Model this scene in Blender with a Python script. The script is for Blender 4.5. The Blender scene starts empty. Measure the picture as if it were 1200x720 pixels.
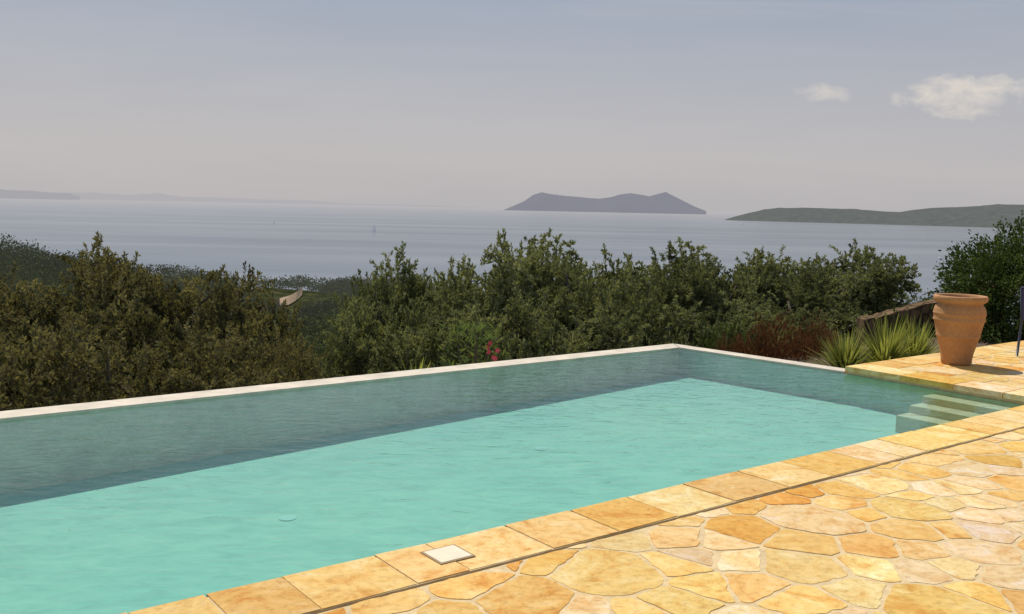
import bpy, bmesh, math, random
import numpy as np
from mathutils import Vector, Matrix, kdtree, noise
random.seed(7); rng=np.random.default_rng(7)
scene=bpy.context.scene
scene.view_settings.view_transform='Standard'
scene.view_settings.look='None'
scene.view_settings.exposure=0
E1=(0.7986,0.6018); E2=(-0.6018,0.7986)
def W(s,t): return (s*E1[0]+t*E2[0], s*E1[1]+t*E2[1])
EYE=1.6; SEA=-60.0
# ------------------------------------------------------------------ materials
def mat(name):
    m=bpy.data.materials.new(name); m.use_nodes=True
    nt=m.node_tree; nt.nodes.clear()
    o=nt.nodes.new('ShaderNodeOutputMaterial')
    return m,nt,o
def N(nt,typ,**kw):
    n=nt.nodes.new(typ)
    for k,v in kw.items(): setattr(n,k,v)
    return n
def ramp(nt,src,stops):
    r=nt.nodes.new('ShaderNodeValToRGB')
    e=r.color_ramp.elements
    while len(e)<len(stops): e.new(0.5)
    for i,(p,c) in enumerate(stops):
        e[i].position=p; e[i].color=(c[0],c[1],c[2],1)
    nt.links.new(src,r.inputs[0]); return r
def mixc(nt,fac,a,b,mode='MIX'):
    m=nt.nodes.new('ShaderNodeMix'); m.data_type='RGBA'; m.blend_type=mode
    for s,v in ((m.inputs[0],fac),(m.inputs[6],a),(m.inputs[7],b)):
        if hasattr(v,'node'): nt.links.new(v,s)
        elif isinstance(v,(int,float)): s.default_value=v
        else: s.default_value=(v[0],v[1],v[2],1)
    return m.outputs[2]
def math_(nt,op,a,b=None,clamp=False):
    m=nt.nodes.new('ShaderNodeMath'); m.operation=op; m.use_clamp=clamp
    for i,v in enumerate((a,b)):
        if v is None: continue
        if hasattr(v,'node'): nt.links.new(v,m.inputs[i])
        else: m.inputs[i].default_value=v
    return m.outputs[0]
def pos(nt): return nt.nodes.new('ShaderNodeNewGeometry').outputs['Position']
def mapped(nt,vec,scale,rot=0):
    mp=N(nt,'ShaderNodeMapping'); mp.inputs['Scale'].default_value=scale; mp.inputs['Rotation'].default_value=(0,0,rot)
    nt.links.new(vec,mp.inputs[0]); return mp.outputs[0]
def noise_(nt,vec,scale,detail=4,rough=0.5,dist=0):
    n=N(nt,'ShaderNodeTexNoise'); n.inputs['Scale'].default_value=scale
    n.inputs['Detail'].default_value=detail; n.inputs['Roughness'].default_value=rough
    n.inputs['Distortion'].default_value=dist
    if vec is not None: nt.links.new(vec,n.inputs['Vector'])
    return n.outputs[0]
def simple(name,c,rough=0.8,nscale=8,var=0.25,bump=0.2,metal=0,spec=0.3,detail=6,bdist=0.02):
    m,nt,o=mat(name)
    p=pos(nt); n=noise_(nt,p,nscale,detail,0.6)
    r=ramp(nt,n,[(0.25,[x*(1-var) for x in c]),(0.75,[min(1,x*(1+var)) for x in c])])
    b=N(nt,'ShaderNodeBsdfPrincipled'); b.inputs['Roughness'].default_value=rough
    b.inputs['Metallic'].default_value=metal; b.inputs['Specular IOR Level'].default_value=spec
    nt.links.new(r.outputs[0],b.inputs['Base Color'])
    if bump:
        bp=N(nt,'ShaderNodeBump'); bp.inputs['Strength'].default_value=bump; bp.inputs['Distance'].default_value=bdist
        nt.links.new(noise_(nt,p,nscale*4,5,0.6),bp.inputs['Height']); nt.links.new(bp.outputs[0],b.inputs['Normal'])
    nt.links.new(b.outputs[0],o.inputs[0]); return m
def stone_mat():
    m,nt,o=mat('flagstone')
    a=N(nt,'ShaderNodeAttribute',attribute_name='col')
    p=pos(nt)
    sh=N(nt,'ShaderNodeVectorMath',operation='ADD'); nt.links.new(p,sh.inputs[0])
    sc=N(nt,'ShaderNodeVectorMath',operation='SCALE'); sc.inputs[3].default_value=37.0
    nt.links.new(a.outputs['Color'],sc.inputs[0]); nt.links.new(sc.outputs[0],sh.inputs[1])
    n1=noise_(nt,sh.outputs[0],3.6,8,0.68,1.6)
    n2=noise_(nt,sh.outputs[0],26,7,0.72)
    r1=ramp(nt,n1,[(0.34,(0.84,0.60,0.33)),(0.46,(1,0.96,0.86)),(0.54,(1.03,1.04,1.03)),(0.66,(1.10,1.24,1.7))])
    c=mixc(nt,0.95,a.outputs['Color'],r1.outputs[0],'MULTIPLY')
    r2=ramp(nt,n2,[(0.32,(0.66,0.56,0.44)),(0.5,(1.0,1.0,1.0)),(0.7,(1.1,1.12,1.15))])
    c=mixc(nt,0.7,c,r2.outputs[0],'MULTIPLY')
    n3=noise_(nt,p,0.9,5,0.65)
    c=mixc(nt,0.6,c,ramp(nt,n3,[(0.3,(0.84,0.79,0.72)),(0.7,(1.08,1.08,1.12))]).outputs[0],'MULTIPLY')
    b=N(nt,'ShaderNodeBsdfPrincipled'); b.inputs['Roughness'].default_value=0.75
    b.inputs['Specular IOR Level'].default_value=0.2
    nt.links.new(c,b.inputs['Base Color'])
    bp=N(nt,'ShaderNodeBump'); bp.inputs['Strength'].default_value=0.8; bp.inputs['Distance'].default_value=0.014
    nt.links.new(noise_(nt,sh.outputs[0],12,9,0.72),bp.inputs['Height']); nt.links.new(bp.outputs[0],b.inputs['Normal'])
    nt.links.new(b.outputs[0],o.inputs[0]); return m
def leaf_mat(name,c1,c2,trans=0.25,cscale=1.3,haze=0,hazec=(0.3,0.3,0.32),tt=(1.25,1.2,0.6)):
    m,nt,o=mat(name)
    a=N(nt,'ShaderNodeAttribute',attribute_name='tint')
    n=noise_(nt,pos(nt),cscale,3,0.6)
    f=math_(nt,'ADD',math_(nt,'MULTIPLY',a.outputs['Fac'],0.5),math_(nt,'MULTIPLY',math_(nt,'SUBTRACT',n,0.38),1.8),True)
    c=mixc(nt,f,c1,c2)
    d=N(nt,'ShaderNodeBsdfDiffuse'); nt.links.new(c,d.inputs[0])
    t=N(nt,'ShaderNodeBsdfTranslucent')
    nt.links.new(mixc(nt,1.0,c,tt,'MULTIPLY'),t.inputs[0])
    mx=N(nt,'ShaderNodeMixShader'); mx.inputs[0].default_value=trans
    nt.links.new(d.outputs[0],mx.inputs[1]); nt.links.new(t.outputs[0],mx.inputs[2])
    out=mx.outputs[0]
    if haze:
        e=N(nt,'ShaderNodeEmission'); e.inputs[0].default_value=(*hazec,1)  # distance haze painted as emission over the leaf colour
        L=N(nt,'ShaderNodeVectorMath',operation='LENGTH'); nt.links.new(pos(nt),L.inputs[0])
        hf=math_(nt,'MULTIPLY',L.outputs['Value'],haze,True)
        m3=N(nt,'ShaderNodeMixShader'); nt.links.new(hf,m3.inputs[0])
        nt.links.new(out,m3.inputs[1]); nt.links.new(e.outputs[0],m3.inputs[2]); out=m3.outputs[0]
    nt.links.new(out,o.inputs[0]); return m
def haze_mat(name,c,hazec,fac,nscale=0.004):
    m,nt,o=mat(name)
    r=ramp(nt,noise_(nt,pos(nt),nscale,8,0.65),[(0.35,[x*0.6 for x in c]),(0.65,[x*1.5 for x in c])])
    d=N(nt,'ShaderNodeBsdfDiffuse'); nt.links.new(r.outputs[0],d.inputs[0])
    e=N(nt,'ShaderNodeEmission'); e.inputs[0].default_value=(*hazec,1)  # constant emission mixed over the diffuse colour stands in for airlight
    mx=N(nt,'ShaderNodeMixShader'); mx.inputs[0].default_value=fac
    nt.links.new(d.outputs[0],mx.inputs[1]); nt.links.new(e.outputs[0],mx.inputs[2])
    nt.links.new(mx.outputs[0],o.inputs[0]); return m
M_stone=stone_mat()
M_mortar=simple('mortar',(0.62,0.47,0.26),0.9,12,0.2,0.5)
M_slot=simple('drain_slot',(0.03,0.025,0.02),0.9,10,0.3,0)
M_rim=simple('rim_stone',(0.58,0.51,0.41),0.8,6,0.2,0.3)
M_bark=simple('bark',(0.10,0.08,0.06),0.95,10,0.4,0.6)
# ------------------------------------------------------------------ mesh helpers
def obj(name,me,mats=(),parent=None):
    o=bpy.data.objects.new(name,me); bpy.context.collection.objects.link(o)
    for m in mats: me.materials.append(m)
    if parent: o.parent=parent
    return o
def quads_mesh(name,V,tint,nper=4):
    V=V.reshape(-1,3).astype(np.float32); n=len(V)//nper
    me=bpy.data.meshes.new(name)
    me.vertices.add(len(V)); me.vertices.foreach_set('co',V.ravel())
    me.loops.add(len(V)); me.loops.foreach_set('vertex_index',np.arange(len(V),dtype=np.int32))
    me.polygons.add(n); me.polygons.foreach_set('loop_start',np.arange(0,len(V),nper,dtype=np.int32))
    me.polygons.foreach_set('loop_total',np.full(n,nper,dtype=np.int32))
    a=me.attributes.new('tint','FLOAT','POINT'); a.data.foreach_set('value',np.repeat(tint,nper).astype(np.float32))
    me.update(calc_edges=True); return me
def unit(a): return a/np.maximum(np.linalg.norm(a,axis=-1,keepdims=True),1e-6)
def leaf_quads(P,D,L,Wd):
    n=len(P); R=unit(rng.normal(size=(n,3))); S=unit(np.cross(D,R))
    L=L[:,None]; Wd=Wd[:,None]
    a=P; b=P+D*L*0.45+S*Wd*0.5; c=P+D*L; d=P+D*L*0.45-S*Wd*0.5
    return np.stack([a,b,c,d],1)
def prism(bm,pts,z0,z1,inset=0.0,mi=0):
    n=len(pts)
    cx=sum(p[0] for p in pts)/n; cy=sum(p[1] for p in pts)/n
    bot=[bm.verts.new((p[0],p[1],z0)) for p in pts]
    top=[]
    for p in pts:
        dx,dy=cx-p[0],cy-p[1]; l=math.hypot(dx,dy) or 1
        top.append(bm.verts.new((p[0]+dx/l*inset,p[1]+dy/l*inset,z1)))
    fs=[bm.faces.new(top)]
    for i in range(n):
        fs.append(bm.faces.new((bot[i],bot[(i+1)%n],top[(i+1)%n],top[i])))
    for f in fs: f.material_index=mi
    return fs
def strect(s0,s1,t0,t1): return [W(s0,t0),W(s1,t0),W(s1,t1),W(s0,t1)]
def limb(bm,pts,rads,k=7,mi=0):
    rings=[]
    for i,p in enumerate(pts):
        p=Vector(p); d=(Vector(pts[min(i+1,len(pts)-1)])-Vector(pts[max(i-1,0)])).normalized()
        a=d.cross(Vector((0.3,0.9,0.2))).normalized(); b=d.cross(a)
        rings.append([bm.verts.new(p+(a*math.cos(6.2832*j/k)+b*math.sin(6.2832*j/k))*rads[i]) for j in range(k)])
    for i in range(len(rings)-1):
        for j in range(k):
            f=bm.faces.new((rings[i][j],rings[i][(j+1)%k],rings[i+1][(j+1)%k],rings[i+1][j])); f.material_index=mi; f.smooth=True
    for r in (rings[0],rings[-1]):
        f=bm.faces.new(r); f.material_index=mi
# ------------------------------------------------------------------ paving
PAL=[((0.72,0.50,0.195),6),((0.71,0.46,0.155),5),((0.74,0.55,0.28),4.5),((0.67,0.41,0.115),2.2),((0.64,0.33,0.075),1.0),((0.69,0.52,0.28),3)]
def pick(k=1.0,n=6):
    c=random.choices([p[0] for p in PAL[:n]],[p[1] for p in PAL[:n]])[0]
    v=random.uniform(0.90,1.07)*k; return (min(.85,c[0]*v),min(.8,c[1]*v*random.uniform(.96,1.04)),c[2]*v*random.uniform(.85,1.15),1)
def clip(poly,nx,ny,d):
    out=[]
    for i in range(len(poly)):
        a=poly[i]; b=poly[(i+1)%len(poly)]
        da=a[0]*nx+a[1]*ny-d; db=b[0]*nx+b[1]*ny-d
        if da<=0: out.append(a)
        if (da<0<db) or (db<0<da):
            t=da/(da-db); out.append((a[0]+(b[0]-a[0])*t,a[1]+(b[1]-a[1])*t))
    return out
bmS=bmesh.new(); colL=bmS.loops.layers.float_color.new('col')
def add_stone(bm,layer,pts,z0,z1,inset,col):
    for f in prism(bm,pts,z0,z1,inset):
        for l in f.loops: l[layer]=col
def crazy(s0,s1,t0,t1,cell=0.25):
    pts=[]
    tries=int((s1-s0)*(t1-t0)*120); grid={}
    for _ in range(tries):
        s=random.uniform(s0-.3,s1+.3); t=random.uniform(t0-.3,t1+.3)
        d=cell*random.choice((0.5,0.7,0.95,1.3,1.7)); gi=(int(s*2),int(t*2)); ok=True
        for i in range(-1,2):
            for j in range(-1,2):
                for q in grid.get((gi[0]+i,gi[1]+j),()):
                    if math.hypot(q[0]-s,q[1]-t)<(d+q[2])/2: ok=False;break
                if not ok:break
            if not ok:break
        if ok: pts.append((s,t,d)); grid.setdefault(gi,[]).append((s,t,d))
    kd=kdtree.KDTree(len(pts))
    for i,p in enumerate(pts): kd.insert((p[0],p[1],0),i)
    kd.balance()
    for i,p in enumerate(pts):
        poly=[(p[0]-1,p[1]-1),(p[0]+1,p[1]-1),(p[0]+1,p[1]+1),(p[0]-1,p[1]+1)]
        g=random.uniform(0.006,0.014)
        for co,j,dist in kd.find_n((p[0],p[1],0),24):
            if j==i: continue
            nx,ny=(co[0]-p[0])/dist,(co[1]-p[1])/dist
            off=(dist*dist+(p[2]*.5)**2-(pts[j][2]*.5)**2)/(2*dist)
            poly=clip(poly,nx,ny,p[0]*nx+p[1]*ny+off-g)
            if len(poly)<3: break
        for nx,ny,d in ((1,0,s1),(-1,0,-s0),(0,1,t1),(0,-1,-t0)):
            if len(poly)>=3: poly=clip(poly,nx,ny,d-0.004)
        if len(poly)<3: continue
        ar=abs(sum(poly[k][0]*poly[(k+1)%len(poly)][1]-poly[(k+1)%len(poly)][0]*poly[k][1] for k in range(len(poly))))/2
        if ar<0.003: continue
        q=[]
        for k in range(len(poly)):
            a=poly[k]; b=poly[(k+1)%len(poly)]; L=math.hypot(b[0]-a[0],b[1]-a[1])
            if L<0.03: q.append(((a[0]+b[0])/2,(a[1]+b[1])/2)); continue
            c=min(0.25,random.uniform(.005,.016)/L); n=max(1,int(L/0.045))
            for m in range(n+1):
                f=c+(1-2*c)*m/n; jx=random.uniform(-.010,.007) if 0<m<n else 0
                q.append((a[0]+(b[0]-a[0])*f-(b[1]-a[1])/L*jx,a[1]+(b[1]-a[1])*f+(b[0]-a[0])/L*jx))
        if len(q)<3: continue
        add_stone(bmS,colL,[W(*x) for x in q],-0.012,random.uniform(-0.0025,0.0),0.003,pick())
crazy(-6,15,-4,3.27)
crazy(9.1,15,3.33,5.34)
me=bpy.data.meshes.new('paving'); bmS.to_mesh(me); bmS.free()
patio=bpy.data.objects.new('stone_patio',None); bpy.context.collection.objects.link(patio)
obj('flagstones',me,[M_stone],patio)
bm=bmesh.new()
prism(bm,strect(-6,15,-4,3.27),-3.6,-0.0042,0,0)
prism(bm,strect(8.76,15,3.27,5.70),-3.6,-0.0044,0,0)
prism(bm,strect(-6,8.76,3.295,3.665),-3.6,-0.0046,0,0)
prism(bm,strect(-6,8.76,3.27,3.295),-3.6,-0.03,0,1)
me=bpy.data.meshes.new('patio_base'); bm.to_mesh(me); bm.free()
obj('mortar_bed',me,[M_mortar,M_slot],patio)
bm=bmesh.new(); cl=bm.loops.layers.float_color.new('col')
def slabs(a0,a1,b0,b1,alongs=True,lo=.25,hi=.55):
    a=a0
    while a<a1:
        L=random.uniform(lo,hi); e=min(a1,a+L)
        if a1-e<0.15: e=a1
        g=0.003; j=lambda:random.uniform(-.004,.004)
        r=[(a+g+j(),b0+g+j()),(e-g+j(),b0+g+j()),(e-g+j(),b1+j()),(a+g+j(),b1+j())]
        r=[W(*x) if alongs else W(x[1],x[0]) for x in r]
        if not alongs: r=r[::-1]
        add_stone(bm,cl,r,-0.05,random.uniform(-.002,.001),0.003,pick(.99,4)); a=e
slabs(-6,8.72,3.295,3.69)
slabs(3.33,5.72,8.73,9.1,False)
slabs(9.1,15,5.34,5.72)
bmesh.ops.recalc_face_normals(bm,faces=bm.faces)
me=bpy.data.meshes.new('coping'); bm.to_mesh(me); bm.free()
obj('pool_coping',me,[M_stone])
bm=bmesh.new()
prism(bm,strect(2.215,2.385,3.425,3.585),-0.01,0.0065,0.003,0)
prism(bm,strect(2.205,2.395,3.415,3.595),-0.01,0.0045,0.001,1)
me=bpy.data.meshes.new('lid'); bm.to_mesh(me); bm.free()
obj('skimmer_lid',me,[simple('lid_tile',(0.70,0.61,0.45),0.6,20,0.1,0.1),simple('lid_frame',(0.3,0.2,0.1),0.7,20,0.1,0)])
# ------------------------------------------------------------------ pool
def zfloor(s): return -0.66+(-0.40+0.66)*min(1,max(0,(s-0.5)/8.2))
m,nt,o=mat('pool_plaster')
p=pos(nt)
n=noise_(nt,p,0.6,4,0.6)
q=mapped(nt,p,(1.0,2.6,1.0),-0.35); n2=noise_(nt,q,3.2,6,0.65,0.8)
c=mixc(nt,n,(0.235,0.455,0.39),(0.335,0.53,0.40))
c=mixc(nt,1.0,c,ramp(nt,n2,[(0.36,(0.88,0.90,0.91)),(0.5,(1,1,1)),(0.66,(1.13,1.08,1.06))]).outputs[0],'MULTIPLY')  # stretched mottling painted into the plaster colour in place of caustics
b=N(nt,'ShaderNodeBsdfDiffuse'); nt.links.new(c,b.inputs[0]); nt.links.new(b.outputs[0],o.inputs[0]); M_pool=m
bm=bmesh.new()
S0,T0,T1=-2.5,3.685,7.85
def sR(t): return 8.745-0.27*max(0,(t-5.7))/2.15   # right wall runs slightly inward beyond the deck
ns=12
def vv(s,t,z): x,y=W(s,t); return bm.verts.new((x,y,z))
for i in range(ns):
    f0,f1=i/ns,(i+1)/ns
    A=[S0+(8.745-S0)*f for f in (f0,f1)]; B=[S0+(sR(T1)-S0)*f for f in (f0,f1)]
    bm.faces.new((vv(A[0],T0,zfloor(A[0])),vv(A[1],T0,zfloor(A[1])),vv(A[1],5.7,zfloor(A[1])),vv(A[0],5.7,zfloor(A[0]))))
    bm.faces.new((vv(A[0],5.7,zfloor(A[0])),vv(A[1],5.7,zfloor(A[1])),vv(B[1],T1,zfloor(A[1])),vv(B[0],T1,zfloor(A[0]))))
    bm.faces.new((vv(A[0],T0,zfloor(A[0])),vv(A[1],T0,zfloor(A[1])),vv(A[1],T0,-0.062),vv(A[0],T0,-0.062)))
    bm.faces.new((vv(B[0],T1,zfloor(A[0])),vv(B[1],T1,zfloor(A[1])),vv(B[1],T1,-0.09),vv(B[0],T1,-0.09)))
for (s,t),(s2,t2) in (((S0,T0),(S0,T1)),((8.745,T0),(8.745,5.7)),((8.745,5.7),(sR(T1),T1))):
    bm.faces.new((vv(s,t,zfloor(s)),vv(s2,t2,zfloor(max(s,s2))),vv(s2,t2,-0.085),vv(s,t,-0.085)))
me=bpy.data.meshes.new('basin'); bm.to_mesh(me); bm.free()
pool=bpy.data.objects.new('swimming_pool',None); bpy.context.collection.objects.link(pool)
obj('basin',me,[M_pool],pool)
bm=bmesh.new()
for k,(s0,z) in enumerate(((8.52,-0.125),(8.30,-0.19),(8.08,-0.26))):
    prism(bm,strect(s0,8.742-0.002*k,3.69+0.002*k,4.72-0.002*k),-0.5,z,0.0)
me=bpy.data.meshes.new('steps'); bm.to_mesh(me); bm.free()
obj('pool_steps',me,[simple('step_plaster',(0.52,0.49,0.31),0.8,6,0.12,0)],pool)
bm=bmesh.new()
prism(bm,[W(-2.9,7.83),W(sR(7.83),7.83),W(8.66,8.1),W(-2.9,8.1)],-3.6,-0.06,0.008)
prism(bm,[W(8.757,5.73),W(8.95,5.73),W(8.662,8.098),W(sR(7.83)+.002,7.832)],-3.6,-0.0615,0.008)
me=bpy.data.meshes.new('rim'); bm.to_mesh(me); bm.free()
obj('infinity_rim',me,[M_rim],pool)
bm=bmesh.new(); prism(bm,strect(-2.9,-2.505,3.67,7.828),-3.6,-0.0635,0.0)
me=bpy.data.meshes.new('endwall'); bm.to_mesh(me); bm.free(); obj('end_wall',me,[M_rim],pool)
bm=bmesh.new()
for s,t in ((2.6,6.0),(5.1,6.3)):
    x,y=W(s,t); prism(bm,[(x+.07*math.cos(a),y+.07*math.sin(a)) for a in np.linspace(0,6.283,17)[:-1]],zfloor(s)-.02,zfloor(s)+.006,0.01)
me=bpy.data.meshes.new('fit'); bm.to_mesh(me); bm.free(); obj('floor_fitting',me,[simple('fit',(0.30,0.52,0.44),0.6,5,0,0)],pool)
m,nt,o=mat('pool_water')
p=pos(nt)
bp=N(nt,'ShaderNodeBump'); bp.inputs['Strength'].default_value=0.5; bp.inputs['Distance'].default_value=0.022
h=math_(nt,'ADD',noise_(nt,mapped(nt,p,(1,1.8,1),-.4),4,3,0.55,0.8),math_(nt,'MULTIPLY',noise_(nt,p,20,2,0.5,0.5),0.25))
nt.links.new(h,bp.inputs['Height'])
fr=N(nt,'ShaderNodeFresnel'); fr.inputs[0].default_value=1.34; nt.links.new(bp.outputs[0],fr.inputs[1])
t=N(nt,'ShaderNodeBsdfTransparent'); t.inputs[0].default_value=(0.77,0.92,0.93,1)
g=N(nt,'ShaderNodeBsdfGlossy'); g.inputs['Roughness'].default_value=0.05; nt.links.new(bp.outputs[0],g.inputs['Normal']); g.inputs[0].default_value=(0.95,0.97,1,1)
mx=N(nt,'ShaderNodeMixShader'); nt.links.new(fr.outputs[0],mx.inputs[0]); nt.links.new(t.outputs[0],mx.inputs[1]); nt.links.new(g.outputs[0],mx.inputs[2])
nt.links.new(mx.outputs[0],o.inputs[0])
bm=bmesh.new(); bm.faces.new([bm.verts.new((*q,-0.078)) for q in (W(S0+.002,T0+.002),W(8.743,T0+.002),W(8.743,5.7),W(sR(7.828)-.002,7.828),W(S0+.002,7.828))])
me=bpy.data.meshes.new('water'); bm.to_mesh(me); bm.free(); obj('pool_water',me,[m],pool)
# ------------------------------------------------------------------ terrain
def px(x): return (x-600)/1100
rw=[px(v) for v in (-700,-100,0,70,150,250,330,400,470,520,600,900,1300,1900)]
ra=[.041,.043,.045,.049,.061,.075,.084,.077,.075,.085,.095,.12,.14,.15]
rR=[130,130,140,150,165,185,210,280,300,280,250,190,150,140]
def sm(x): x=np.clip(x,0,1); return x*x*(3-2*x)
def terr(w,Y):
    R=np.interp(w,rw,rR); al=np.interp(w,rw,ra)
    zr=EYE-R*al-2.6
    zn=-3.4+2.0*sm((w+0.05)/0.35)
    f=np.clip((Y-14)/(R-14),0,1)
    z=zn+(zr-zn)*f - 2.5*np.sin(np.pi*f)
    z=np.where(Y>R, zr-(Y-R)*0.5, z)
    z=z+np.clip((Y-25)/100,0,1)*1.3*(np.sin(w*Y*0.09+Y*.03)*np.cos(Y*0.07+w*9))
    return np.maximum(z,SEA-3)
ws=np.linspace(-1.5,1.5,151)
Ys=np.concatenate([np.linspace(-30,14,12),np.geomspace(15,330,60),np.linspace(340,480,12)])
V=[];F=[]
for j,Y in enumerate(Ys):
    for i,w in enumerate(ws):
        V.append((w*max(Y,14),Y,float(terr(w,max(Y,0.1)))))
nw=len(ws)
for j in range(len(Ys)-1):
    for i in range(nw-1):
        F.append((j*nw+i,j*nw+i+1,(j+1)*nw+i+1,(j+1)*nw+i))
me=bpy.data.meshes.new('hill'); me.from_pydata(V,[],F); me.polygons.foreach_set('use_smooth',[True]*len(F))
m,nt,o=mat('scrub_ground')
r=ramp(nt,noise_(nt,pos(nt),0.35,6,0.65),[(0.35,(0.022,0.028,0.012)),(0.55,(0.045,0.05,0.022)),(0.75,(0.12,0.09,0.05))])
b=N(nt,'ShaderNodeBsdfDiffuse'); nt.links.new(r.outputs[0],b.inputs[0]); nt.links.new(b.outputs[0],o.inputs[0])
obj('hillside_ground',me,[m])
def solveY(w,sl):
    for Y in np.linspace(30,260,921):
        if (EYE-float(terr(w,Y)))/Y<=sl: return Y
    return 150
path=[]
for x,y in ((288,381),(298,372),(311,365),(325,360),(338,357),(346,352),(353,346)):
    w=px(x); sl=(y-(243+.021*(x-600)))/1100; Y=solveY(w,sl); path.append((w*Y,Y))
PT=np.array(path)
leaves=[];tints=[]
def canopy(cx,cy,cz,rx,rz,n,ls):
    d=unit(rng.normal(size=(n,3))); d[:,2]=np.abs(d[:,2])*1.0-0.25
    d=unit(d)
    lob=1+0.28*np.sin(d[:,0]*5+cx)*np.cos(d[:,1]*5+cy)+0.15*rng.normal(size=n)
    P=np.array([cx,cy,cz])+d*np.array([rx,rx,rz])*lob[:,None]*(0.75+0.25*rng.random((n,1)))
    D=unit(d*0.6+rng.normal(size=(n,3))*0.8)
    L=ls*(0.6+0.8*rng.random(n))
    leaves.append(leaf_quads(P,D,L,L*0.55)); tints.append(np.clip(rng.random()*0.9+0.1*rng.random(n),0,1))
for _ in range(3000):
    w=random.uniform(-0.72,0.62); R=float(np.interp(w,rw,rR))
    if w>0.0 and random.random()<.6: continue
    Y=22*((R+18)/22)**(random.random()**0.8)
    x=w*Y
    dd=np.hypot(PT[:,0]-x,PT[:,1]-Y).min()
    dy=(PT[:,1]-Y); near=(np.abs(PT[:,0]-x*PT[:,1]/Y)<8)&(dy>0)&(dy<42)
    if dd<6.5: continue
    z=float(terr(w,Y)); k=min(1.0,0.55+Y/260)
    if near.any(): k*=.45
    rx=random.uniform(1.3,3.2)*k*1.05; rz=random.uniform(1.0,2.2)*k
    ls=0.10+Y*0.0017
    canopy(x,Y,z+rz*0.6,rx,rz,int(400 if Y<70 else 280),ls)
me=quads_mesh('forest',np.concatenate(leaves),np.concatenate(tints))
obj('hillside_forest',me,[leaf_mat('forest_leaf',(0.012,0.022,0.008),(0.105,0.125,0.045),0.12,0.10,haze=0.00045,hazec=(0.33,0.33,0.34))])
bm=bmesh.new()
prev=None
for i,(x,y) in enumerate(path):
    hw=2.8
    z=lambda X,Y: float(terr(X/Y,Y))+0.3
    a=bm.verts.new((x+0.5,y-hw,z(x,y-hw))); b_=bm.verts.new((x-0.5,y+hw,z(x,y+hw)+1.1))
    if prev: bm.faces.new((prev[0],a,b_,prev[1]))
    prev=(a,b_)
me=bpy.data.meshes.new('path'); bm.to_mesh(me); bm.free(); obj('dirt_path',me,[simple('dirt',(0.34,0.24,0.15),0.95,0.6,0.3,0)])
# ------------------------------------------------------------------ olive trees
def olive_mesh(name,seed,n_twigs,H=4.4,Rr=1.0,leafL=0.065,shoots=0.15):
    rs=random.Random(seed)
    bm=bmesh.new(); base=Vector((0,0,0)); fork=Vector((rs.uniform(-.1,.1),rs.uniform(-.1,.1),H*0.27))
    limb(bm,[base-Vector((0,0,.4)),base+Vector((0.05,0,H*.1)),fork],[.2,.16,.13],9)
    tips=[]
    for k in range(7):
        a=k*.9+rs.uniform(-.4,.4); el=rs.uniform(0.4,1.3)
        e=fork+Vector((math.cos(a)*math.cos(el)*Rr*1.15,math.sin(a)*math.cos(el)*Rr*1.15,math.sin(el)*H*0.48))
        mid=fork.lerp(e,.5)+Vector((rs.uniform(-.15,.15),rs.uniform(-.15,.15),rs.uniform(-.05,.15)))
        limb(bm,[fork,mid,e],[.08,.05,.02],6)
        for q in range(3):
            a2=a+rs.uniform(-1.3,1.3); s=mid.lerp(e,rs.uniform(0.2,1))
            e2=s+Vector((math.cos(a2)*rs.uniform(.3,.65),math.sin(a2)*rs.uniform(.3,.65),rs.uniform(-.2,.35)))
            limb(bm,[s,s.lerp(e2,.5)+Vector((0,0,.05)),e2],[.03,.02,.01],5); tips.append(e2)
    me=bpy.data.meshes.new('tmp'); bm.to_mesh(me); bm.free()
    lobes=[]
    for tpt in tips: lobes.append((np.array(tpt),rs.uniform(.30,.55)))
    for k in range(9):
        a=rs.uniform(0,6.28); r=Rr*rs.uniform(.3,.95); lobes.append((np.array((math.cos(a)*r,math.sin(a)*r,H*rs.uniform(.2,.6))),rs.uniform(.35,.55)))
    P=[];D=[];T=[]
    for _ in range(n_twigs):
        li=rs.randrange(len(lobes)); c,r=lobes[li]
        d=unit(rng.normal(size=3)); d[2]=d[2]*.8+.25
        st=c+unit(d)*r*rng.random()**.4*0.9
        up=1.6 if rng.random()<shoots else 0.1
        dr=unit(unit(d)+np.array([0,0,up])+rng.normal(size=3)*.5)
        L=(0.36 if up>1 else 0.19)*(0.6+rng.random()*.8)
        nl=int(L/0.3*36)
        tt=np.linspace(0.05,1,nl)[:,None]
        pp=st+dr*L*tt+np.array([0,0,-0.08])*tt**2
        P.append(pp); D.append(unit(dr+unit(rng.normal(size=(nl,3)))*1.1)); T.append(np.full(nl,(li*0.37)%1.0)*0.45+rng.random()*.25+0.3*rng.random(nl))
    P=np.concatenate(P);D=np.concatenate(D);T=np.concatenate(T)
    L=leafL*(0.7+0.6*rng.random(len(P)))
    Q=leaf_quads(P,D,L,L*0.42)
    zt=float(np.percentile(P[:,2],99.5))
    lm=quads_mesh(name,Q,T)
    b2=bmesh.new(); b2.from_mesh(lm)
    for f in b2.faces: f.material_index=1
    b2.from_mesh(me); b2.to_mesh(lm); b2.free(); bpy.data.meshes.remove(me)
    return lm,zt
M_olive=leaf_mat('olive_leaf',(0.045,0.056,0.026),(0.31,0.33,0.17),0.35,1.9)
M_dark=leaf_mat('carob_leaf',(0.022,0.038,0.013),(0.12,0.16,0.05),0.25,2.2)
M_brown=leaf_mat('olive_leaf_brown',(0.042,0.044,0.020),(0.27,0.245,0.13),0.35,1.9)
OM=[olive_mesh('olive_a',1,1650),olive_mesh('olive_b',2,1650,shoots=.28),olive_mesh('olive_c',3,1650,Rr=1.15)]
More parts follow.
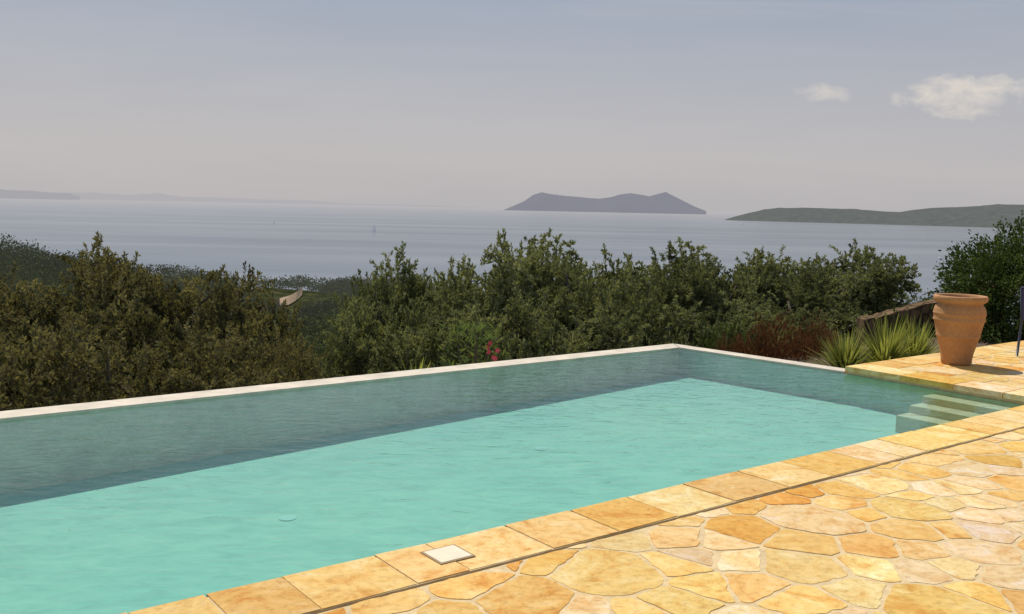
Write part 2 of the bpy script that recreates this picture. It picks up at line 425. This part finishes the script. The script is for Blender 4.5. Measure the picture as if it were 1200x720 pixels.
def remat(pair,leaf):
    c=pair[0].copy(); mi=np.empty(len(c.polygons),dtype=np.int32); c.polygons.foreach_get('material_index',mi)
    c.materials.clear(); c.materials.append(M_bark); c.materials.append(leaf); c.polygons.foreach_set('material_index',mi); c.update(); return (c,pair[1])
for q,_ in OM: q.materials.append(M_bark); q.materials.append(M_olive)
OB=[remat(q,M_brown) for q in OM]
def tree(name,pair,x,topy,Y,wscale=1.0,rot=0):
    w=px(x); hor=243+.021*(x-600)
    ztop=EYE-(topy-hor)/1100*Y
    z0=float(terr(w,Y)); k=(ztop-z0)/pair[1]
    o=bpy.data.objects.new(name,pair[0]); bpy.context.collection.objects.link(o)
    o.location=(w*Y,Y,z0); o.scale=(wscale,wscale,k); o.rotation_euler=(0,0,rot)
    return o
T_=[(472,332,15.5,.75,0),(520,306,16.5,.85,1),(580,290,16,.9,1),(645,285,17,1.0,2),(700,308,16,.8,0),(737,342,17,.6,2),
    (778,306,18,.75,0),(828,291,18,.9,2),(862,316,18.5,.65,0),(922,306,18.5,.8,2),(965,295,18,.95,0),(1010,316,18.5,.75,2),
    (452,385,14,.7,1),(560,350,14.2,.9,0),(640,350,14.5,.9,2),(720,370,15,.85,1),(800,355,16,.9,0),(880,368,16.5,.8,1),(950,350,16.5,.8,0)]
for i,(x,y,Y,ww,k) in enumerate(T_): tree('olive_tree',OM[k],x,y,Y,ww,i*1.7)
T2=[(-60,335,13,1.,0),(10,338,14,.95,2),(75,318,14,.9,0),(148,298,14.5,.85,1),(200,326,13.5,.8,2),(248,330,14.5,.7,1),(288,385,13.5,.55,0),(330,408,12.5,.5,1),
    (30,395,10.8,.9,1),(120,388,11,.9,0),(215,402,11.5,.85,2),(-40,385,10,.9,0),(275,422,12,.6,0),(385,432,14.5,.55,0)]
for i,(x,y,Y,ww,k) in enumerate(T2): tree('olive_tree',OB[k],x,y,Y,ww,i*2.3+.5)
# ------------------------------------------------------------------ shrubs
def shrub_mesh(name,n,ls,mat_,asp=.45):
    d=unit(rng.normal(size=(n,3))); d[:,2]=np.abs(d[:,2])
    lob=0.85+0.16*np.sin(d[:,0]*6+1)*np.cos(d[:,1]*5)+0.10*np.sin(d[:,2]*11+d[:,0]*9)+0.08*rng.normal(size=n)
    P=d*lob[:,None]*(rng.random((n,1))**.3)
    D=unit(d+np.array([0,0,.6])+rng.normal(size=(n,3))*.6); L=ls*(0.6+.8*rng.random(n))
    me=quads_mesh(name,leaf_quads(P,D,L,L*asp),rng.random(n)); me.materials.append(mat_); return me
def place(name,me,x,y,z,rot=0,sc=(1,1,1)):
    o=bpy.data.objects.new(name,me); bpy.context.collection.objects.link(o); o.location=(x,y,z); o.rotation_euler=(0,0,rot); o.scale=sc; return o
M_red=leaf_mat('red_leaf',(0.045,0.028,0.016),(0.20,0.08,0.05),0.3,2)
rs=shrub_mesh('red_shrub_m',12000,0.06,M_red,.3)
place('red_shrub',rs,3.55,12.6,-1.0,0,(.75,.5,1.25)); place('red_shrub',rs,4.25,13.0,-1.0,1,(.6,.5,1.2)); place('red_shrub',rs,2.95,12.7,-1.1,2,(.5,.4,1.0))
gs=shrub_mesh('green_shrub_m',9000,0.06,M_olive,.4); gd=shrub_mesh('dark_shrub_m',9000,0.07,M_dark,.4)
for i,(x,Y,zt,s) in enumerate([(430,13.5,-1.0,1.0),(470,14,-.6,1.0),(600,12.6,-.6,.9),(660,13,-.4,.9),(720,13.4,-.5,.9),(790,14,-.3,1.0),(850,14.5,-.1,.9),(920,15,.0,1.0),(1060,15,.0,1.0),(350,13,-1.8,.9),(400,13,-1.7,.9),(520,12.2,-.7,.6)]):
    w=px(x); z0=float(terr(w,Y)); place('shrub',gs if i%2 else gd,w*Y,Y,z0-.2,i,(s,s*.8,zt-z0+.2))
def round_tree(name,x,Y,ztop,R,seed):
    w=px(x); z0=float(terr(w,Y)); zc=ztop-R*.95
    bm=bmesh.new(); limb(bm,[(0,0,-.3),(.05,0,(zc-z0)*.5),(0,0,zc-z0)],[.2,.16,.1],9)
    for k in range(6):
        a=k*1.05; limb(bm,[(0,0,(zc-z0)*.7),(math.cos(a)*R*.35,math.sin(a)*R*.35,zc-z0),(math.cos(a)*R*.6,math.sin(a)*R*.6,zc-z0+R*.35)],[.08,.05,.02],6)
    me=bpy.data.meshes.new(name); bm.to_mesh(me); bm.free()
    n=70000; d=unit(rng.normal(size=(n,3))); ph=seed
    lob=.86+.10*np.sin(d[:,0]*7+ph)*np.cos(d[:,2]*6+ph)+.09*np.sin(d[:,1]*13+d[:,2]*11)+.06*np.sin(d[:,0]*23+d[:,2]*19)+.04*rng.normal(size=n)
    P=d*np.array([R,R,R*1.02])*lob[:,None]*(rng.random((n,1))**.2)+np.array([0,0,zc-z0])
    P[:,2]=np.maximum(P[:,2],-.1)
    L=.06*(.6+.8*rng.random(n)); Q=leaf_quads(P,unit(d+rng.normal(size=(n,3))*.8),L,L*.5)
    lm=quads_mesh(name,Q,rng.random(n)); b2=bmesh.new(); b2.from_mesh(lm)
    for f in b2.faces: f.material_index=1
    b2.from_mesh(me); b2.to_mesh(lm); b2.free()
    o=obj(name,lm,[M_bark,M_dark]); o.location=(w*Y,Y,z0)
round_tree('carob_tree',1203,15.5,1.5,1.64,1.0)
round_tree('carob_tree',1340,15.0,1.7,1.7,2.0)
bm=bmesh.new(); prism(bm,[W(8.96,5.73),W(15,5.73),W(15,7.9),W(8.75,7.9)],-3.6,-0.35,0.0)
me=bpy.data.meshes.new('bed'); bm.to_mesh(me); bm.free(); obj('garden_bed',me,[simple('soil',(0.12,0.08,0.05),0.95,8,0.3,0.5)])
def blades(name,n,L0,wd,seed,el0=.15,el1=1.45,droop=.5):
    rs=random.Random(seed); V=[];F=[];T=[]
    for i in range(n):
        a=rs.uniform(0,6.283); el=rs.uniform(el0,el1); L=L0*rs.uniform(.7,1.1)
        dx,dy=math.cos(a),math.sin(a); b0=len(V); K=5; t=rs.random()
        for k in range(K+1):
            f=k/K; r=L*f*math.cos(el); z=L*f*math.sin(el)-droop*L*f*f*math.cos(el)*.6
            ww=wd*(1-f**1.8)*0.5+.001
            V.append((dx*r-dy*ww,dy*r+dx*ww,z)); V.append((dx*r+dy*ww,dy*r-dx*ww,z+ww*.4)); T+= [t,t]
            if k: F.append((b0+2*k-2,b0+2*k-1,b0+2*k+1,b0+2*k))
    me=bpy.data.meshes.new(name); me.from_pydata(V,[],F)
    at=me.attributes.new('tint','FLOAT','POINT'); at.data.foreach_set('value',T); return me
M_blade=leaf_mat('blade_leaf',(0.10,0.125,0.035),(0.40,0.42,0.14),0.45,2)
bl=blades('palm_m',320,.8,.03,4,.1,1.4,.5); bl.materials.append(M_blade)
place('spiky_palm',bl,4.62,11.45,-.34); place('spiky_palm',bl,4.15,11.5,-.44,1.3,(.9,.9,.9)); place('spiky_palm',bl,5.12,11.8,-.34,2.3,(.95,.95,.92))
b2=blades('yucca_m',120,.7,.04,9,.1,1.3,.7); b2.materials.append(M_blade)
place('yucca_plant',b2,-1.1,10.75,-.66,0,(.9,.9,.85)); place('yucca_plant',b2,-.55,10.9,-.62,2,(.7,.7,.8))
M_oleaf=leaf_mat('oleander_leaf',(0.06,0.09,0.03),(0.20,0.26,0.09),0.35,3)
bm=bmesh.new()
for i in range(9):
    a=i*.7; t_=Vector((math.cos(a)*.22*(i%3)/2,math.sin(a)*.2,0.9+.12*math.sin(i*2)))
    limb(bm,[(0,0,-.4),t_*.5,t_],[.02,.015,.006],5,1)
ol2=bpy.data.meshes.new('stems'); bm.to_mesh(ol2); bm.free()
V=[];F=[];MI=[]
rr=random.Random(3)
for i in range(420):
    c=Vector((rr.gauss(0,.17),rr.gauss(0,.15),rr.uniform(.3,1.05))); d=Vector((rr.gauss(0,1),rr.gauss(0,1),rr.gauss(.8,.6))).normalized(); s=d.cross(Vector((rr.gauss(0,1),rr.gauss(0,1),rr.gauss(0,1)))).normalized()
    L=rr.uniform(.09,.16); b0=len(V)
    V+= [c,c+d*L*.45+s*.012,c+d*L,c+d*L*.45-s*.012]; F.append((b0,b0+1,b0+2,b0+3)); MI.append(0)
for i in range(9):
    c=Vector((rr.gauss(.12,.12),rr.gauss(-.1,.1),rr.uniform(.55,.9)))
    for k in range(5):
        a=k*1.2566; b0=len(V); e=Vector((math.cos(a),-.5,math.sin(a)))*.026; f=Vector((math.cos(a+.6),-.5,math.sin(a+.6)))*.022; g=Vector((math.cos(a-.6),-.5,math.sin(a-.6)))*.022
        V+=[c,c+f,c+e*1.3,c+g]; F.append((b0,b0+1,b0+2,b0+3)); MI.append(2)
b0=len(V)
V+= [v.co.copy() for v in ol2.vertices]
for p_ in ol2.polygons: F.append(tuple(b0+q for q in p_.vertices)); MI.append(1)
me=bpy.data.meshes.new('oleander_mesh'); me.from_pydata(V,[],F)
at=me.attributes.new('tint','FLOAT','POINT'); at.data.foreach_set('value',[rr.random() for _ in V])
for q in (M_oleaf,M_bark,simple('oleander_petal',(0.65,0.10,0.13),0.7,5,0.1,0)): me.materials.append(q)
me.polygons.foreach_set('material_index',MI)
place('oleander_bush',me,-.42,10.95,-.86)
bm=bmesh.new()
n=14
for i in range(n):
    f0,f1=i/n,(i+1)/n
    A=lambda f:(5.75+2.6*f,15.2+.6*f); zt=lambda f:-.12+.62*f
    (x0,y0),(x1,y1)=A(f0),A(f1); z0,z1=zt(f0)+random.uniform(-.02,.02),zt(f1)+random.uniform(-.02,.02)
    v=[bm.verts.new(q) for q in ((x0,y0,-2.5),(x1,y1,-2.5),(x1,y1,z1),(x0,y0,z0),(x0,y0+.35,-2.5),(x1,y1+.35,-2.5),(x1,y1+.35,z1),(x0,y0+.35,z0))]
    for q in ((0,1,2,3),(4,7,6,5),(3,2,6,7),(0,3,7,4),(1,5,6,2)): bm.faces.new([v[k] for k in q])
me=bpy.data.meshes.new('gwall'); bm.to_mesh(me); bm.free()
m,nt,o=mat('rubble')
v=N(nt,'ShaderNodeTexVoronoi',feature='DISTANCE_TO_EDGE'); v.inputs['Scale'].default_value=5; nt.links.new(pos(nt),v.inputs['Vector'])
r=ramp(nt,v.outputs[0],[(0.0,(0.04,0.03,0.02)),(0.12,(0.15,0.10,0.06)),(0.6,(0.20,0.13,0.08))])
b=N(nt,'ShaderNodeBsdfDiffuse'); nt.links.new(r.outputs[0],b.inputs[0]); nt.links.new(b.outputs[0],o.inputs[0])
obj('stone_wall',me,[m])
# ------------------------------------------------------------------ terracotta urn
m,nt,o=mat('terracotta')
p=pos(nt); n1=noise_(nt,p,4,6,0.6); n2=noise_(nt,p,40,4,0.6)
c=mixc(nt,n1,(0.34,0.15,0.055),(0.56,0.29,0.115)); r2=ramp(nt,n2,[(.3,(.7,.7,.7)),(.7,(1.1,1.1,1.1))])
c=mixc(nt,0.7,c,r2.outputs[0],'MULTIPLY')
b=N(nt,'ShaderNodeBsdfPrincipled'); b.inputs['Roughness'].default_value=0.8; nt.links.new(c,b.inputs['Base Color'])
bp=N(nt,'ShaderNodeBump'); bp.inputs['Strength'].default_value=0.3; bp.inputs['Distance'].default_value=0.01; nt.links.new(n2,bp.inputs['Height']); nt.links.new(bp.outputs[0],b.inputs['Normal'])
nt.links.new(b.outputs[0],o.inputs[0])
prof=[(0,.0),(.155,.0),(.165,.015),(.168,.05),(.178,.12),(.205,.22),(.230,.30),(.240,.31),(.241,.325),(.238,.335),(.255,.42),(.268,.48),(.282,.49),(.284,.505),(.275,.52),(.281,.56),(.286,.565),(.286,.578),(.281,.585),(.281,.60),(.272,.635),(.252,.665),(.242,.68),(.243,.69),(.268,.70),(.288,.715),(.292,.73),(.292,.755),(.285,.77),(.262,.772),(.245,.76),(.235,.70),(.25,.6),(.23,.4),(.15,.1),(0,.08)]
K=48; bm=bmesh.new(); rings=[]
for r_,z in prof: rings.append([bm.verts.new((r_*math.cos(6.28318*k/K),r_*math.sin(6.28318*k/K),z)) for k in range(K)] if r_>0 else [bm.verts.new((0,0,z))])
for a,b_ in zip(rings,rings[1:]):
    for k in range(K):
        k2=(k+1)%K
        if len(a)==1: f=bm.faces.new((a[0],b_[k],b_[k2]))
        elif len(b_)==1: f=bm.faces.new((a[k],a[k2],b_[0]))
        else: f=bm.faces.new((a[k],a[k2],b_[k2],b_[k]))
        f.smooth=True
bmesh.ops.recalc_face_normals(bm,faces=bm.faces)
me=bpy.data.meshes.new('urn'); bm.to_mesh(me); bm.free()
u=obj('terracotta_urn',me,[m]); u.location=(4.87,10.16,0.001); u.scale=(.93,.93,.97)
# ------------------------------------------------------------------ patio chair (mostly out of frame)
ch=bpy.data.objects.new('patio_chair',None); bpy.context.collection.objects.link(ch)
M_tube=simple('chair_frame',(0.03,0.035,0.06),0.4,10,0.1,0,0,0.6); M_fab=simple('chair_fabric',(0.06,0.06,0.16),0.9,60,0.15,0.2)
bm=bmesh.new()
for sx in (-.25,.25):
    limb(bm,[(sx,-.25,0.002),(sx,-.22,.42)],[.014,.014],8); limb(bm,[(sx,.25,0.002),(sx,.2,.42),(sx,.27,.80)],[.014,.014,.013],8)
    limb(bm,[(sx,-.22,.42),(sx,.2,.42)],[.013,.013],8); limb(bm,[(sx,-.2,.62),(sx,.22,.62)],[.013,.013],8); limb(bm,[(sx,-.22,.42),(sx,-.2,.62)],[.012,.012],8)
limb(bm,[(-.25,-.22,.42),(.25,-.22,.42)],[.013,.013],8); limb(bm,[(-.25,.27,.80),(.25,.27,.80)],[.013,.013],8)
me=bpy.data.meshes.new('frame'); bm.to_mesh(me); bm.free(); obj('frame',me,[M_tube],ch)
bm=bmesh.new()
bmesh.ops.create_cube(bm,size=1,matrix=Matrix.Translation((0,0,.435))@Matrix.Diagonal((.47,.42,.02,1)))
bmesh.ops.create_cube(bm,size=1,matrix=Matrix.Translation((0,.245,.62))@Matrix.Rotation(-.18,4,'X')@Matrix.Diagonal((.47,.015,.34,1)))
me=bpy.data.meshes.new('fabric'); bm.to_mesh(me); bm.free(); obj('seat_and_back',me,[M_fab],ch)
ch.location=(6.23,10.75,0.001); ch.rotation_euler=(0,0,2.2)
# ------------------------------------------------------------------ sea
m,nt,o=mat('sea_water')
p=pos(nt)
st=noise_(nt,mapped(nt,p,(0.0008,0.004,1)),1.0,7,0.6,0.4)
c=ramp(nt,st,[(0.35,(0.54,0.60,0.66)),(0.65,(0.73,0.77,0.81))])  # brighter streaks painted into the gloss tint for sun glint
g=N(nt,'ShaderNodeBsdfGlossy'); g.inputs['Roughness'].default_value=0.14; nt.links.new(c.outputs[0],g.inputs[0])
bp=N(nt,'ShaderNodeBump'); bp.inputs['Strength'].default_value=0.2; bp.inputs['Distance'].default_value=0.5
nt.links.new(noise_(nt,p,0.08,6,0.6),bp.inputs['Height']); nt.links.new(bp.outputs[0],g.inputs['Normal'])
d=N(nt,'ShaderNodeBsdfDiffuse'); d.inputs[0].default_value=(0.095,0.145,0.19,1)
mx=N(nt,'ShaderNodeMixShader'); mx.inputs[0].default_value=0.80; nt.links.new(d.outputs[0],mx.inputs[1]); nt.links.new(g.outputs[0],mx.inputs[2])
e=N(nt,'ShaderNodeEmission'); e.inputs[0].default_value=(0.48,0.465,0.48,1)  # sea haze painted as emission, stronger with distance from the origin
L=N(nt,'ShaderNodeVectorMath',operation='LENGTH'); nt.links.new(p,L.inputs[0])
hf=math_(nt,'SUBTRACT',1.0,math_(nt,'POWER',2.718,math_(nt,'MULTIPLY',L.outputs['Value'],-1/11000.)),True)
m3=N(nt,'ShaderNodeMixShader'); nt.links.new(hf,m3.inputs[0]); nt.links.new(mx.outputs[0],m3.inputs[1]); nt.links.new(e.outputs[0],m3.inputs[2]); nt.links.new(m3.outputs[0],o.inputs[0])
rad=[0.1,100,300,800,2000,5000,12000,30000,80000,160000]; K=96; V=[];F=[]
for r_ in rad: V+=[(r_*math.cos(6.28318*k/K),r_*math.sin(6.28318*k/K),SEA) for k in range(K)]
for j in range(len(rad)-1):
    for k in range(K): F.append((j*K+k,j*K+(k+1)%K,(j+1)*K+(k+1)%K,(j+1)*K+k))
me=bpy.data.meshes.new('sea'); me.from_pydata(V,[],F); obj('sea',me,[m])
# ------------------------------------------------------------------ islands
def ridge(name,prof,Yf,depth,material,rough=0.12,seed=0,step=2.0):
    xs=np.array([q[0] for q in prof],float); ys=np.array([q[1] for q in prof],float)
    X=np.arange(xs[0],xs[-1]+.1,step); rows=11; V=[];F=[]
    for i,x in enumerate(X):
        w=px(x); hor=243+.021*(x-600)
        Y0=float(np.interp(x,[xs[0],xs[-1]],Yf)); yt=float(np.interp(x,xs,ys)); Yr=Y0+depth*.5
        zt=EYE+(hor-yt)/1100*Yr; zt=max(zt,SEA+.5)
        for j in range(rows):
            f=j/(rows-1); Yj=Y0+depth*f; prof_=math.sin(math.pi*f)**.8
            hgt=(zt-SEA)*prof_
            nz=noise.fractal(Vector((w*Yj/(depth*.25)+seed,Yj/(depth*.25),0)),1,2,5)
            V.append((w*Yj,Yj,SEA-1+hgt*(1+rough*nz*(1.6 if abs(f-.5)>.05 else .5))))
    for i in range(len(X)-1):
        for j in range(rows-1): F.append((i*rows+j,(i+1)*rows+j,(i+1)*rows+j+1,i*rows+j+1))
    me=bpy.data.meshes.new(name); me.from_pydata(V,[],F); return obj(name,me,[material])
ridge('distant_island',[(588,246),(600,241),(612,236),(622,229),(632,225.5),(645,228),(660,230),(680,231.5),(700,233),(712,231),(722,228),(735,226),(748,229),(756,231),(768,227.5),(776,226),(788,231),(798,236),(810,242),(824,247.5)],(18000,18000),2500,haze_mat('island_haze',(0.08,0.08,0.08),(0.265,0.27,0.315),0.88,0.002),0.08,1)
ridge('headland',[(842,259),(856,254),(872,250),(890,246),(910,244.5),(935,243.5),(960,244),(985,245),(1010,246),(1035,248),(1050,248.5),(1065,246),(1085,243.5),(1110,243),(1135,242),(1160,240.5),(1200,239),(1260,236),(1350,238),(1500,246)],(6800,4300),1400,haze_mat('headland_scrub_haze',(0.07,0.075,0.05),(0.175,0.19,0.205),0.6,0.02),0.10,5)  # scrub colour with airlight painted in as emission
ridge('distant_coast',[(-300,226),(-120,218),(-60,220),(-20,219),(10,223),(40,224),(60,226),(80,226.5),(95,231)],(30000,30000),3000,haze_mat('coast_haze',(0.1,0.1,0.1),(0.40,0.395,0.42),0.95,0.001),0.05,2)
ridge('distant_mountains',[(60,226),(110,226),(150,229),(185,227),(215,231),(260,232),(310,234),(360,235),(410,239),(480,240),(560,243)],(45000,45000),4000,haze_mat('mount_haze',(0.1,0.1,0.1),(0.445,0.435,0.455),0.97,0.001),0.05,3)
# ------------------------------------------------------------------ boats
M_white=simple('boat_white',(0.8,0.8,0.8),0.5,1,0.02,0)
def boat(name,x,y,sail,sc):
    hor=243+.021*(x-600); Y=(EYE-SEA)/((y-hor)/1100); w=px(x); bm=bmesh.new()
    L,B,H=5,1.5,1.1
    pts=[(-L,-B*.7),(L*.4,-B),(L,0),(L*.4,B),(-L,B*.7)]
    b=[bm.verts.new((q[0]*.9,q[1]*.7,-.3)) for q in pts]; t=[bm.verts.new((q[0],q[1],H)) for q in pts]
    bm.faces.new(t); [bm.faces.new((b[i],b[(i+1)%5],t[(i+1)%5],t[i])) for i in range(5)]
    if sail:
        limb(bm,[(0,0,H),(0,0,15)],[.12,.06],6)
        for tri in (((-.2,0,2),(-4.5,.3,2.2),(-.2,0,14.5)),((.3,0,1.6),(4.6,.2,1.4),(.2,0,13))): bm.faces.new([bm.verts.new(q) for q in tri])
    else:
        bmesh.ops.create_cube(bm,size=1,matrix=Matrix.Translation((-.5,0,H+.7))@Matrix.Diagonal((3.6,1.8,1.4,1)))
    me=bpy.data.meshes.new(name); bm.to_mesh(me); bm.free(); o=obj(name,me,[M_white]); o.location=(w*Y,Y,SEA); o.scale=(sc,)*3; o.rotation_euler=(0,0,.3)
boat('sailboat',437,270,True,1.1); boat('motor_boat',866,263,False,1.8); boat('motor_boat',1100,303,False,.9); boat('sailboat',320,262,True,.6); boat('motor_boat',1000,292,False,.5)
# ------------------------------------------------------------------ world
SUN_AZ=math.atan2(-.45,.89); SUN_EL=math.radians(58)
wd=bpy.data.worlds.new('World'); scene.world=wd; wd.use_nodes=True; nt=wd.node_tree; nt.nodes.clear()
wo=nt.nodes.new('ShaderNodeOutputWorld'); bg=nt.nodes.new('ShaderNodeBackground'); bg.inputs[1].default_value=0.1
sky=nt.nodes.new('ShaderNodeTexSky'); sky.sky_type='NISHITA'; sky.sun_disc=False; sky.sun_elevation=SUN_EL; sky.sun_rotation=SUN_AZ; sky.dust_density=4; sky.air_density=1.2
tc=nt.nodes.new('ShaderNodeTexCoord'); sx=nt.nodes.new('ShaderNodeSeparateXYZ'); nt.links.new(tc.outputs['Generated'],sx.inputs[0])
gr=ramp(nt,sx.outputs[2],[(0.0,(0.515,0.495,0.505)),(0.05,(0.535,0.512,0.52)),(0.12,(0.46,0.467,0.51)),(0.22,(0.335,0.39,0.485)),(0.6,(0.21,0.29,0.45))])
hz=N(nt,'ShaderNodeVectorMath',operation='SCALE'); hz.inputs[3].default_value=10; nt.links.new(gr.outputs[0],hz.inputs[0])
base=mixc(nt,0.92,sky.outputs[0],hz.outputs[0])
ysafe=math_(nt,'MAXIMUM',sx.outputs[1],0.05)
q1=math_(nt,'DIVIDE',sx.outputs[0],ysafe); q2=math_(nt,'DIVIDE',sx.outputs[2],ysafe)
cb=nt.nodes.new('ShaderNodeCombineXYZ'); nt.links.new(q1,cb.inputs[0]); nt.links.new(math_(nt,'MULTIPLY',q2,1.8),cb.inputs[1])
cn=noise_(nt,cb.outputs[0],30,9,0.65,0.4)
def blob(cx,cy,rx,ry,amp):
    a=math_(nt,'POWER',math_(nt,'ABSOLUTE',math_(nt,'DIVIDE',math_(nt,'SUBTRACT',q1,cx),rx)),2)
    b_=math_(nt,'POWER',math_(nt,'ABSOLUTE',math_(nt,'DIVIDE',math_(nt,'SUBTRACT',q2,cy),ry)),2)
    d_=math_(nt,'SUBTRACT',1.0,math_(nt,'ADD',a,b_),True)
    e_=math_(nt,'SUBTRACT',math_(nt,'ADD',math_(nt,'MULTIPLY',d_,0.5),cn),0.72)
    return math_(nt,'MULTIPLY',math_(nt,'MULTIPLY',e_,amp,True),math_(nt,'MULTIPLY',d_,3,True))
cl_=math_(nt,'MAXIMUM',blob(.465,.125,.085,.032,3.2),blob(.32,.125,.05,.013,2.0))
cl_=math_(nt,'MAXIMUM',cl_,blob(.50,.135,.06,.02,2.6))
c1=mixc(nt,math_(nt,'MULTIPLY',cl_,0.8),base,(7.4,6.8,6.1))
sn=noise_(nt,mapped(nt,cb.outputs[0],(2.5,22,1)),1.0,5,0.55,0.4)
top=math_(nt,'MULTIPLY',math_(nt,'SUBTRACT',q2,0.19),30,True)
sf=math_(nt,'MULTIPLY',math_(nt,'MULTIPLY',math_(nt,'SUBTRACT',sn,0.5),2.2,True),top)
c2=mixc(nt,sf,c1,(5.8,5.7,5.8))
sn2=noise_(nt,mapped(nt,cb.outputs[0],(2.0,9,1)),1.0,6,0.6,0.6)
c3=mixc(nt,1.0,c2,ramp(nt,sn2,[(0.3,(0.965,0.97,0.98)),(0.7,(1.035,1.03,1.02))]).outputs[0],'MULTIPLY')
nt.links.new(c3,bg.inputs[0]); nt.links.new(bg.outputs[0],wo.inputs[0])
sl=bpy.data.lights.new('sun','SUN'); sl.energy=4.4; sl.angle=math.radians(.53); sl.color=(1,.94,.84)
so=bpy.data.objects.new('sun',sl); bpy.context.collection.objects.link(so)
d=Vector((math.sin(SUN_AZ)*math.cos(SUN_EL),math.cos(SUN_AZ)*math.cos(SUN_EL),math.sin(SUN_EL)))
so.rotation_euler=d.to_track_quat('Z','Y').to_euler()
# ------------------------------------------------------------------ camera
cam=bpy.data.cameras.new('camera'); co=bpy.data.objects.new('camera',cam); bpy.context.collection.objects.link(co)
cam.sensor_width=36; cam.lens=33.0; cam.clip_start=.05; cam.clip_end=400000
pt=math.atan(117/1100); fwd=Vector((0,math.cos(pt),-math.sin(pt))); up=Vector((0,math.sin(pt),math.cos(pt))); rt=Vector((1,0,0))
k=.021; R_=(rt+up*k).normalized(); U_=(up-rt*k).normalized()
mw=Matrix((( R_.x,U_.x,-fwd.x,0),(R_.y,U_.y,-fwd.y,0),(R_.z,U_.z,-fwd.z,EYE),(0,0,0,1)))
co.matrix_world=mw; scene.camera=co
